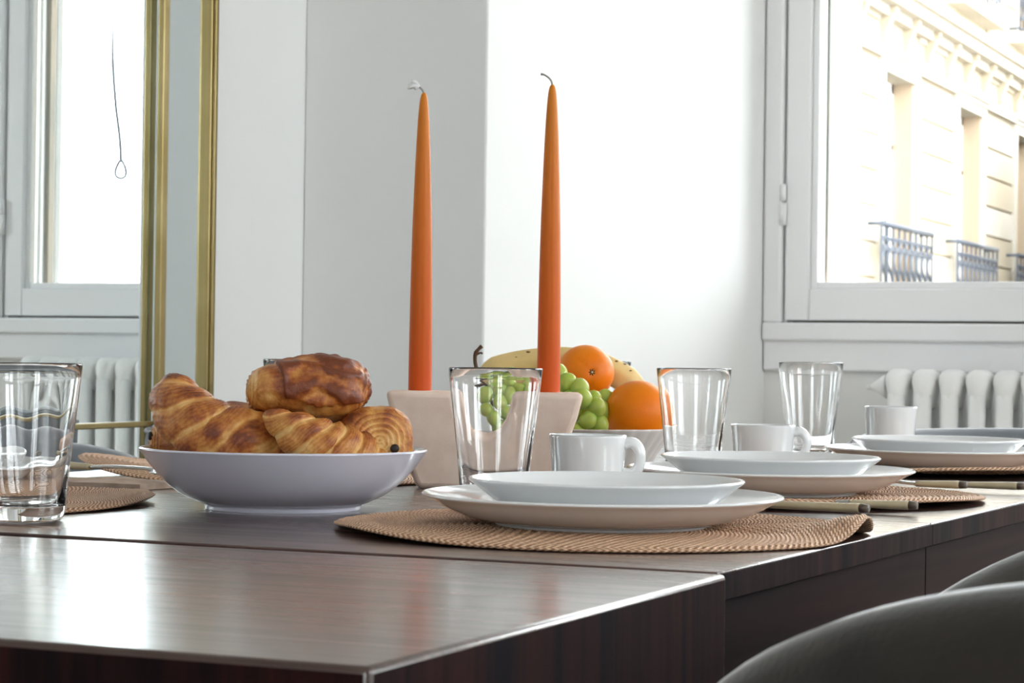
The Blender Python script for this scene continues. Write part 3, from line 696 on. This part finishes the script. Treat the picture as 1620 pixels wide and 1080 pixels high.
# ---------------------------------------------------------------- pastries (frame: x = right, y = away, z = up, from the bowl's base centre)
BW = Vector((-.928, 1.638, TOP))
def set_crust(o, vals):
    at = o.data.attributes.new('crust', 'FLOAT', 'POINT'); at.data.foreach_set('value', vals)
def croissant(spec, bands, slant, ph0, label, seed, dark=.62, amp=.0044, ns=320):
    rad = [q[3] for q in spec]; C = catmull([q[:3] for q in spec], ns); Rr = catmull([(q, 0, 0) for q in rad], ns)
    nc = 150; vs_, fs, cr = [], [], []; ref = None
    L = [0]
    for i in range(1, ns): L.append(L[-1]+(C[i]-C[i-1]).length)
    tot = L[-1]
    for i, p in enumerate(C):
        t = (C[min(i+1, ns-1)]-C[max(i-1, 0)]).normalized()
        if ref is None: ref = Vector((0, 0, 1))
        a = (ref-t*ref.dot(t)).normalized(); b = t.cross(a); ref = a
        s_ = L[i]/tot; r0 = max(.0006, Rr[i].x)
        for j in range(nc):
            q = 2*PI*j/nc
            dirv = a*math.cos(q)+b*math.sin(q)
            base = p+dirv*r0
            nz1 = noise.noise(base*28+Vector((seed, 0, 0))); nz2 = noise.noise(base*85+Vector((0, seed, 0))); nz3 = noise.noise(base*220)
            # bands widen toward the middle, mirrored about it: the flap of each step faces the ends
            ss = s_-.5; x = (abs(ss)*2)**.9*(1 if ss > 0 else -1)
            phs = (x*bands/2 + slant*math.sin(q+ph0) + nz1*.22 + seed*.13)
            fr_ = phs-math.floor(phs)
            if ss > 0: fr_ = 1-fr_
            # fr_ : 0 at buried edge -> 1 at lip
            prof = .12+.88*(math.sin(PI*min(1, fr_*1.0)))**.55*(1.0 if fr_ < .93 else 1)*(.75+.25*math.sin(PI*fr_-.9))
            env = min(1, r0/.016)
            d = amp*env*(prof-.45) + r0*.05*nz1 + .0007*nz2 + .0004*nz3
            # fine laminations
            fl_ = math.sin(phs*44+nz2*4+nz1*3); d += .00022*fl_*env
            vs_.append(p+dirv*(r0+d))
            c = dark+.30*nz1+.18*nz2
            pw = .20+.10*nz1; dd = fr_ if fr_ < .5 else (fr_-1)*4
            c -= .50*math.exp(-(dd/max(.05, pw))**2)
            c -= .25*max(0, 1-abs(fr_-.3)/.2)*max(0, nz1+.1)
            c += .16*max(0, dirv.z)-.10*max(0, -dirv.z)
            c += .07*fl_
            cr.append(c)
    for i in range(ns-1):
        for j in range(nc):
            k = (j+1) % nc; fs.append((i*nc+j, i*nc+k, (i+1)*nc+k, (i+1)*nc+j))
    fs.append(tuple(range(nc-1, -1, -1))); fs.append(tuple((ns-1)*nc+j for j in range(nc)))
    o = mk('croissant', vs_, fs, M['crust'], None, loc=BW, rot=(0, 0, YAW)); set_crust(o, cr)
    return tag(o, label, 'croissant', 'croissants in the bowl')
croissant([(-.088, .030, .088, .004), (-.091, .024, .093, .0125), (-.092, .010, .0905, .0195), (-.086, -.004, .0815, .0235), (-.071, -.016, .070, .0260), (-.050, -.024, .0595, .0262), (-.027, -.024, .0555, .0270), (-.009, -.014, .050, .0235), (.004, -.004, .043, .016), (.016, .002, .037, .006)],
          6, .62, -1.1, 'large golden croissant at the left of the bowl, horn pointing up', 3.1, dark=.56, amp=.0034)
croissant([(-.0110, -.050, .0800, .003), (-.0060, -.051, .0770, .0075), (.003, -.052, .0715, .0120), (.016, -.053, .0640, .0170), (.031, -.051, .0560, .0210), (.048, -.046, .0490, .0225), (.064, -.036, .0445, .0205), (.077, -.024, .042, .014), (.086, -.014, .041, .005)],
          7, .6, -1.1, 'croissant at the front of the bowl, thin tip pointing left', 7.7, dark=.44)
def pain(c, half, rot, label, seed, wrap=None, dark=.62, sticks=(), layers=1.0):
    """chocolate pastry: rolled pillow along local X; wrap = (x start, x end) of the glazed outer fold"""
    lx, ly, lz = half; ns, nc = 130, 96; vs_, fs, cr = [], [], []
    for i in range(ns):
        t = i/(ns-1); u = math.sin((t-.5)*PI)             # -1..1, denser at the ends
        capf = max(0.0, 1-abs(u)**5.0)**(1/2.6)
        for j in range(nc):
            q = 2*PI*j/nc; cx, sz = math.cos(q), math.sin(q); e = .80
            yy = abs(cx)**e*(1 if cx > 0 else -1); zz = abs(sz)**e*(1 if sz > 0 else -1)
            p = Vector((lx*u, ly*yy*capf, lz*zz*capf))
            if wrap: p.z = p.z*(1-.16*max(0, -u))*(1+.08*math.sin(3.0*u+.6)) - .004*max(0, -u)**2; p.x += .20*p.z*(1 if u > 0 else -.5)*abs(u)**3
            sd_ = Vector((seed, seed*.7, 0)); n1 = noise.noise(p*32+sd_); n2 = noise.noise(p*90+sd_); n3 = noise.noise(Vector((p.x*40, p.y*200, p.z*200))+sd_)
            nn = Vector((u**7, yy*capf, zz*capf)).normalized() if capf > 0 else Vector((u, 0, 0))
            d = .0022*n1+.0010*n2+.0005*n3
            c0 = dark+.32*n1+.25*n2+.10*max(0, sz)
            if wrap:
                inside = wrap[0]+.002*n2 < p.x+ .25*p.z < wrap[1]+.3 and sz > -.55+.15*n1
                if inside:
                    d += .0026; c0 += .16+.20*noise.noise(p*45+sd_*2)
                else: c0 -= .22
                # sagging pleats across the top fold
                if inside:
                    pl = math.sin(p.z*420+n1*4+n2*2+p.x*30+p.y*90); d += .0011*pl; c0 += .16*pl
            # spiral lamination on the two ends
            ef = max(0, (abs(u)-.80)/.20)
            if ef > 0:
                rr = capf*layers; lm = math.sin((rr*7+q/(2*PI))*2*PI)
                d += .0010*ef*lm; c0 += -.25*ef+.25*ef*lm
            fine = math.sin((p.z*1.2+p.y)*1400+n1*10)
            d += .00012*fine; c0 += .05*fine
            vs_.append(p+nn*d); cr.append(c0)
    for i in range(ns-1):
        for j in range(nc):
            k = (j+1) % nc; fs.append((i*nc+j, (i+1)*nc+j, (i+1)*nc+k, i*nc+k))
    Rm_ = Matrix.Rotation(YAW, 4, 'Z')
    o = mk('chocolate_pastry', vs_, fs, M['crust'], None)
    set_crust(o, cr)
    o.matrix_world = Matrix.Translation(BW) @ Rm_ @ Matrix.Translation(Vector(c)) @ Matrix.Rotation(rot[2], 4, 'Z') @ Matrix.Rotation(rot[1], 4, 'Y') @ Matrix.Rotation(rot[0], 4, 'X')
    for (sx, sy, sz_) in sticks:
        s2 = 1 if sx > 0 else -1
        MB().tube([(sx-s2*.006, sy, sz_), (sx+s2*.0012, sy, sz_), (sx+s2*.002, sy, sz_)], [.0036, .0036, .0028], 14).build('chocolate_stick', M['choc'], o)
    return tag(o, label, 'pastry', 'chocolate pastries in the bowl')
pain((.0185, -.006, .0985), (.049, .033, .0250), (D(-12), D(3), D(8)), 'chocolate pastry lying on top of the pile', 1.3, wrap=(-.022, .2), dark=.62, sticks=((.0495, -.006, -.001),))
pain((.0745, -.004, .0560), (.036, .031, .0300), (D(0), D(-4), D(-78)), 'chocolate pastry at the right of the bowl, chocolate end facing out', 4.2, dark=.42, sticks=((.0365, .012, -.006),), layers=1.0)
pain((-.0800, .032, .0520), (.036, .021, .0215), (0, 0, D(20)), 'chocolate pastry at the far left of the bowl behind the large croissant', 6.1, dark=.48, sticks=((-.0358, .0, .006),))
pain((-.0300, .050, .0600), (.040, .023, .0250), (0, D(6), D(-10)), 'chocolate pastry behind the large croissant, only its top showing', 8.3, dark=.55, sticks=((.0395, .0, .006),))

# ---------------------------------------------------------------- fruit
FB = Vector((-.991, 2.459, TOP))
def fl(r, z, a, i): return r*(1+.022*abs(math.sin(16*a))*min(1, z/.01)) if z > .002 else r
o = MB().lathe(arc_prof([(.0005, .003), (.066, .003), (.070, 0), (.0745, .001), (.080, .009), (.090, .024), (.1000, .038), (.1055, .0460), (.1050, .0475), (.1030, .0468), (.0960, .037), (.085, .022), (.074, .011), (.05, .007), (.0005, .0065)], 3), 240, fn=fl).build('fruit_bowl', M['fluted'], None, loc=FB)
tag(o, 'fluted pale grey bowl holding oranges, grapes and a banana', 'bowl')
def Fw(x, y, z): return FB + Vector((x*math.cos(YAW)-y*math.sin(YAW), x*math.sin(YAW)+y*math.cos(YAW), z))
def orange(x, y, z, r, label, nav):
    mb = MB(); n = 40
    prof = [(max(1e-5, r*math.sin(PI*i/n)), -r*.97*math.cos(PI*i/n)) for i in range(n+1)]
    def f2(rr, zz, a, i): return rr*(1+.006*math.sin(5*a+zz*60))
    mb.lathe(prof, 64, fn=f2)
    if nav:      # dimple and creases around the navel
        nv = Vector(nav).normalized()
        for k, v in enumerate(mb.v):
            u = v.normalized(); c = u.dot(nv); an = math.acos(max(-1, min(1, c)))
            t = (u-nv*c); ph = math.atan2(t.z, t.x)
            mb.v[k] = v - u*(.0030*math.exp(-(an/.16)**2) + .0009*math.exp(-((an-.45)/.30)**2)*(math.sin(3*ph+.6) > .86))
    o = mb.build('orange', M['orange'], None, loc=Fw(x, y, z), rot=(0, 0, YAW))
    tag(o, label, 'orange', 'oranges in the fruit bowl')
    if nav:
        p = nv*(r-.0030)
        st = MB()
        for k in range(7):
            a = 2*PI*k/7; t1 = nv.cross(Vector((0, 0, 1))).normalized(); t2 = nv.cross(t1)
            st.tube([p+(t1*math.cos(a)+t2*math.sin(a))*.0008+nv*.0006, p+(t1*math.cos(a)+t2*math.sin(a))*.0042+nv*.0010], [.0011, .0005], 6)
        st.build('stem_scar', M['navel'], o)
        MB().ball(p+nv*.0008, .0014, 8).build('scar_core', M['navelw'], o)
    return o
orange(.0015, .012, .1110, .0338, 'orange on top of the fruit, its stem scar facing the front', (.22, -1, .03))
orange(.0615, -.034, .0650, .0392, 'larger orange at the right of the fruit bowl', None)
# dark speck on the big orange kept as relief-free skin; banana behind
def banana():
    K = .00077
    def q(px, py): return ((px-925)*K, .055, (566.6+.128*3570/2.71-py)*2.71/3570)
    C = catmull([q(770, 600), q(785, 590), q(820, 580), q(860, 574), (q(900, 572)), q(940, 577), q(975, 591), q(1003, 608), q(1020, 624)], 70)
    C = [Vector(FB*0)+c for c in C]
    rad = [.004+.0125*min(1, (i/10)**.6 if i < 10 else 1)*min(1, ((69-i)/12)**.6 if i > 57 else 1) for i in range(70)]
    mb = MB(); n = 30; vs_, fs = [], []; ref = Vector((0, 0, 1))
    for i, p in enumerate(C):
        t = (C[min(i+1, 69)]-C[max(i-1, 0)]).normalized(); a = (ref-t*ref.dot(t)).normalized(); b = t.cross(a); ref = a
        for j in range(n):
            w_ = 2*PI*j/n; r = rad[i]*(1+.05*math.cos(5*w_)); vs_.append(p+a*math.cos(w_)*r+b*math.sin(w_)*r)
    for i in range(69):
        for j in range(n):
            k = (j+1) % n; fs.append((i*n+j, i*n+k, (i+1)*n+k, (i+1)*n+j))
    fs.append(tuple(range(n-1, -1, -1))); fs.append(tuple(69*n+j for j in range(n)))
    o = mk('banana', vs_, fs, M['banana'], None, loc=FB, rot=(0, 0, YAW)); tag(o, 'spotted yellow banana lying behind the oranges', 'banana')
    sp = MB()
    for i, w_, s_ in ((22, -.55, .0017), (50, .5, .0015), (53, -.3, .0016), (56, -.7, .0011), (49, -1.2, .001), (18, -.9, .0008), (30, -.8, .0008)):
        p = C[i]; t = (C[i+1]-C[i-1]).normalized(); a = (Vector((0, 0, 1))-t*t.z).normalized(); b = Vector((0, -1, 0))
        nrm = (a*math.cos(w_)+b*abs(math.sin(w_))).normalized(); sp.ball(p+nrm*rad[i]*1.0, s_, 8, (1.5, .6, .6))
    tag(sp.build('skin_spot', M['bspot'], o), 'brown specks on the skin')
    MB().tube([C[0]+Vector((.001, 0, 0)), C[0]+Vector((-.006, 0, -.004)), C[0]+Vector((-.014, .004, -.010))], [.005, .0042, .0045], 12).build('stalk', M['stem'], o)
banana()
def grapes():
    r = thing('grape_bunch', FB, YAW, 'bunch of green grapes in the fruit bowl behind the candle holder', 'grapes')
    K = 2.55/3570; rn = random.Random(5)
    G = [(893, 606, .0), (914, 615, -.005), (918, 631, -.012), (941, 645, -.010), (927, 665, -.016), (945, 671, -.008), (908, 683, -.014), (903, 655, -.008), (897, 634, -.006),
         (760, 628, -.004), (786, 616, 0), (762, 656, -.010), (789, 640, -.012), (776, 672, -.012), (802, 661, -.010), (808, 628, -.002), (826, 612, .002), (832, 645, -.008), (852, 626, 0), (858, 655, -.008), (876, 612, .002), (880, 641, -.004), (884, 670, -.010), (838, 672, -.010), (812, 684, -.008), (860, 684, -.010), (806, 600, .006), (848, 602, .006), (786, 690, -.006),(880, 592, .008), (778, 603, .008), (930, 690, -.006), (950, 690, .004), (957, 631, .045), (951, 652, .030), (925, 649, .022), (936, 634, .020)]
    base = None; nodes = []
    for i, (px, py, dy) in enumerate(G):
        y = -.074+dy; z = (566.6+.128/K-py)*K; x = (px-925)*K
        nodes.append((x, y, z))
        if base is None:
            base = MB().ball((0, 0, 0), .0112, 12, (1, 1, 1.08)).build('grape', M['grape'], r); o = base
        else:
            o = base.copy(); link(o, r)
        o.location = (x, y, z); s_ = rn.uniform(.9, 1.03); o.scale = (s_, s_, s_*rn.uniform(1, 1.12)); o.rotation_euler = (rn.uniform(-.8, .8), rn.uniform(-.9, .9), 0)
    K2 = K
    def q(px, py, y=-.055): return ((px-925)*K2, y, (566.6+.128/K2-py)*K2)
    st = MB().tube(catmull([q(775, 655, -.066), q(768, 625, -.060), q(757, 600), q(748, 583), q(746, 566), q(750, 556), q(757, 549)], 30), [.0022]*20+[.0024, .0026, .0028, .0026, .0022, .002, .0021, .0023, .0026, .0022], 9)
    st.tube(catmull([q(749, 563), q(755, 560), q(758, 562)], 6), .0012, 7)
    for k, (px, py) in enumerate(((760, 628), (786, 616), (762, 656), (789, 640), (776, 672), (808, 628))):
        st.tube(catmull([q(768, 630, -.060), q((768+px)/2, (630+py)/2-4, -.058), q(px, py-12, -.066)], 8), .0008, 6)
    st.build('stem', M['stem'], r)
grapes()

# ---------------------------------------------------------------- cutlery and napkin
def cutlery(kind, a, b, zz, label, grp, hl=.078):
    """a: metal tip, b: handle end (world xy)"""
    A, B = Vector((a[0], a[1], 0)), Vector((b[0], b[1], 0)); d = (B-A); Ln = d.length; rz = math.atan2(d.y, d.x)
    r = thing({'knife': 'table_knife', 'fork': 'table_fork', 'spoon': 'table_spoon'}[kind], (a[0], a[1], TOP+zz), rz, label, 'cutlery', grp)
    h0 = Ln-hl
    MB().tube([(h0, 0, .0035), (h0+.004, 0, .0036), (Ln-.010, 0, .0040), (Ln-.006, 0, .0040)], [.0038, .0042, .0052, .0050], 16, flat=(.75, 1.2)).build('handle', M['handle'], r)
    MB().tube([(Ln-.0065, 0, .0040), (Ln, 0, .0040)], [.0051, .0044], 16, flat=(.75, 1.2)).build('handle_end', M['handend'], r)
    if kind == 'knife':
        mb = MB().tube([(h0-.012, 0, .0034), (h0+.001, 0, .0034)], [.0028, .0034], 12)
        bx = [(0, -.001), (.004, -.006), (.03, -.0085), (h0-.02, -.0085), (h0-.011, -.003), (h0-.011, .003), (h0-.02, .0055), (.02, .0055), (.006, .003)]
        n = len(bx); vs_ = [(x, y, .0028) for x, y in bx]+[(x, y, .0040) for x, y in bx]
        mb.add(vs_, [tuple(range(n-1, -1, -1)), tuple(range(n, 2*n))]+[(i, (i+1) % n, (i+1) % n+n, i+n) for i in range(n)])
        mb.build('blade', M['metal'], r, sharp=30)
    elif kind == 'fork':
        mb = MB().tube(catmull([(h0+.001, 0, .0034), (h0-.03, 0, .0050), (.062, 0, .0050), (.052, 0, .0034)], 12), [.0030]*12, 10, flat=(.6, 1.2))
        mb.tube(catmull([(.056, 0, .0034), (.048, 0, .0022), (.040, 0, .0018)], 8), [.004, .006, .008, .0095, .0105, .011, .011, .010], 14, flat=(.12, 1), upv=(0, 0, 1))
        for ty in (-.0085, -.0028, .0028, .0085):
            mb.tube(catmull([(.043, ty, .0018), (.022, ty, .0020), (.0, ty*.95, .0060)], 10), [.0016, .0016, .0016, .0015, .0015, .0014, .0013, .0012, .0010, .0006], 7)
        mb.build('fork_head', M['metal'], r)
    else:
        mb = MB().tube(catmull([(h0+.001, 0, .0034), (h0-.03, 0, .0055), (.060, 0, .0055), (.048, 0, .0040)], 12), [.0030]*12, 10, flat=(.6, 1.2))
        mb.ball((.026, 0, .0048), .022, 14, (1.15, .75, .20)); mb.build('spoon_bowl', M['metal'], r)
    return r
cutlery('knife', (-.665, 1.868), (-.452, 1.872), .0042, 'table knife with beige handle between the nearest and middle placemats, farther of the pair', 'cutlery with beige handles', hl=.058)
cutlery('spoon', (-.690, 1.800), (-.470, 1.782), .0060, 'table spoon with beige handle lying against the curled rim of the nearest placemat', 'cutlery with beige handles', hl=.10)
cutlery('knife', (-.650, 2.232), (-.432, 2.230), .0042, 'table knife with beige handle right of the middle placemat at the table edge', 'cutlery with beige handles', hl=.058)
cutlery('spoon', (-.640, 2.185), (-.478, 2.180), .0062, 'table spoon lying on the middle placemat beside its plates', 'cutlery with beige handles', hl=.05)
def napkin():
    n = 40; vs_, fs = [], []
    # folded, slightly puffed linen strip
    W_, Dp = .17, .075
    lay = []
    for s_, z0 in ((1, .0060), (-1, .0002)):
        for i in range(n+1):
            for j in range(13):
                x = -W_/2+W_*i/n; y = -Dp/2+Dp*j/12
                e = min(1, (W_/2-abs(x))/.01)*min(1, (Dp/2-abs(y))/.008)
                zz = z0+(.0022*math.sin(x*45+y*20)+.0012*math.sin(y*90+x*20))*(s_ > 0)*e
                vs_.append((x+.004*math.sin(y*60), y+.004*math.sin(x*30), zz))
    m_ = (n+1)*13
    for b in (0, m_):
        for i in range(n):
            for j in range(12):
                f = (b+i*13+j, b+(i+1)*13+j, b+(i+1)*13+j+1, b+i*13+j+1); fs.append(f if b == 0 else tuple(reversed(f)))
    edge = [i*13 for i in range(n+1)]+[n*13+j for j in range(1, 13)]+[i*13+12 for i in range(n-1, -1, -1)]+[j for j in range(11, 0, -1)]
    for k in range(len(edge)):
        a, b = edge[k], edge[(k+1) % len(edge)]; fs.append((b, a, a+m_, b+m_))
    o = mk('napkin', vs_, fs, M['napkin'], None, loc=(-1.235, 1.795, TOP+.0004), rot=(0, 0, YAW-.35), sharp=60)
    tag(o, 'folded linen napkin under a fork beside the left drinking glass', 'napkin')
napkin()
cutlery('fork', (-1.115, 1.800), (-1.300, 1.845), .0130, 'steel fork resting on the folded napkin left of the pastry bowl', 'cutlery with beige handles', hl=.05)
tag(MB().ball((0, 0, 0), .0018, 6, (1.8, 1, .7)).build('crumb', M['crumb'], None, loc=(-.738, 1.452, TOP+.0012)), 'tiny golden crumb on the table before the nearest placemat', 'crumb')
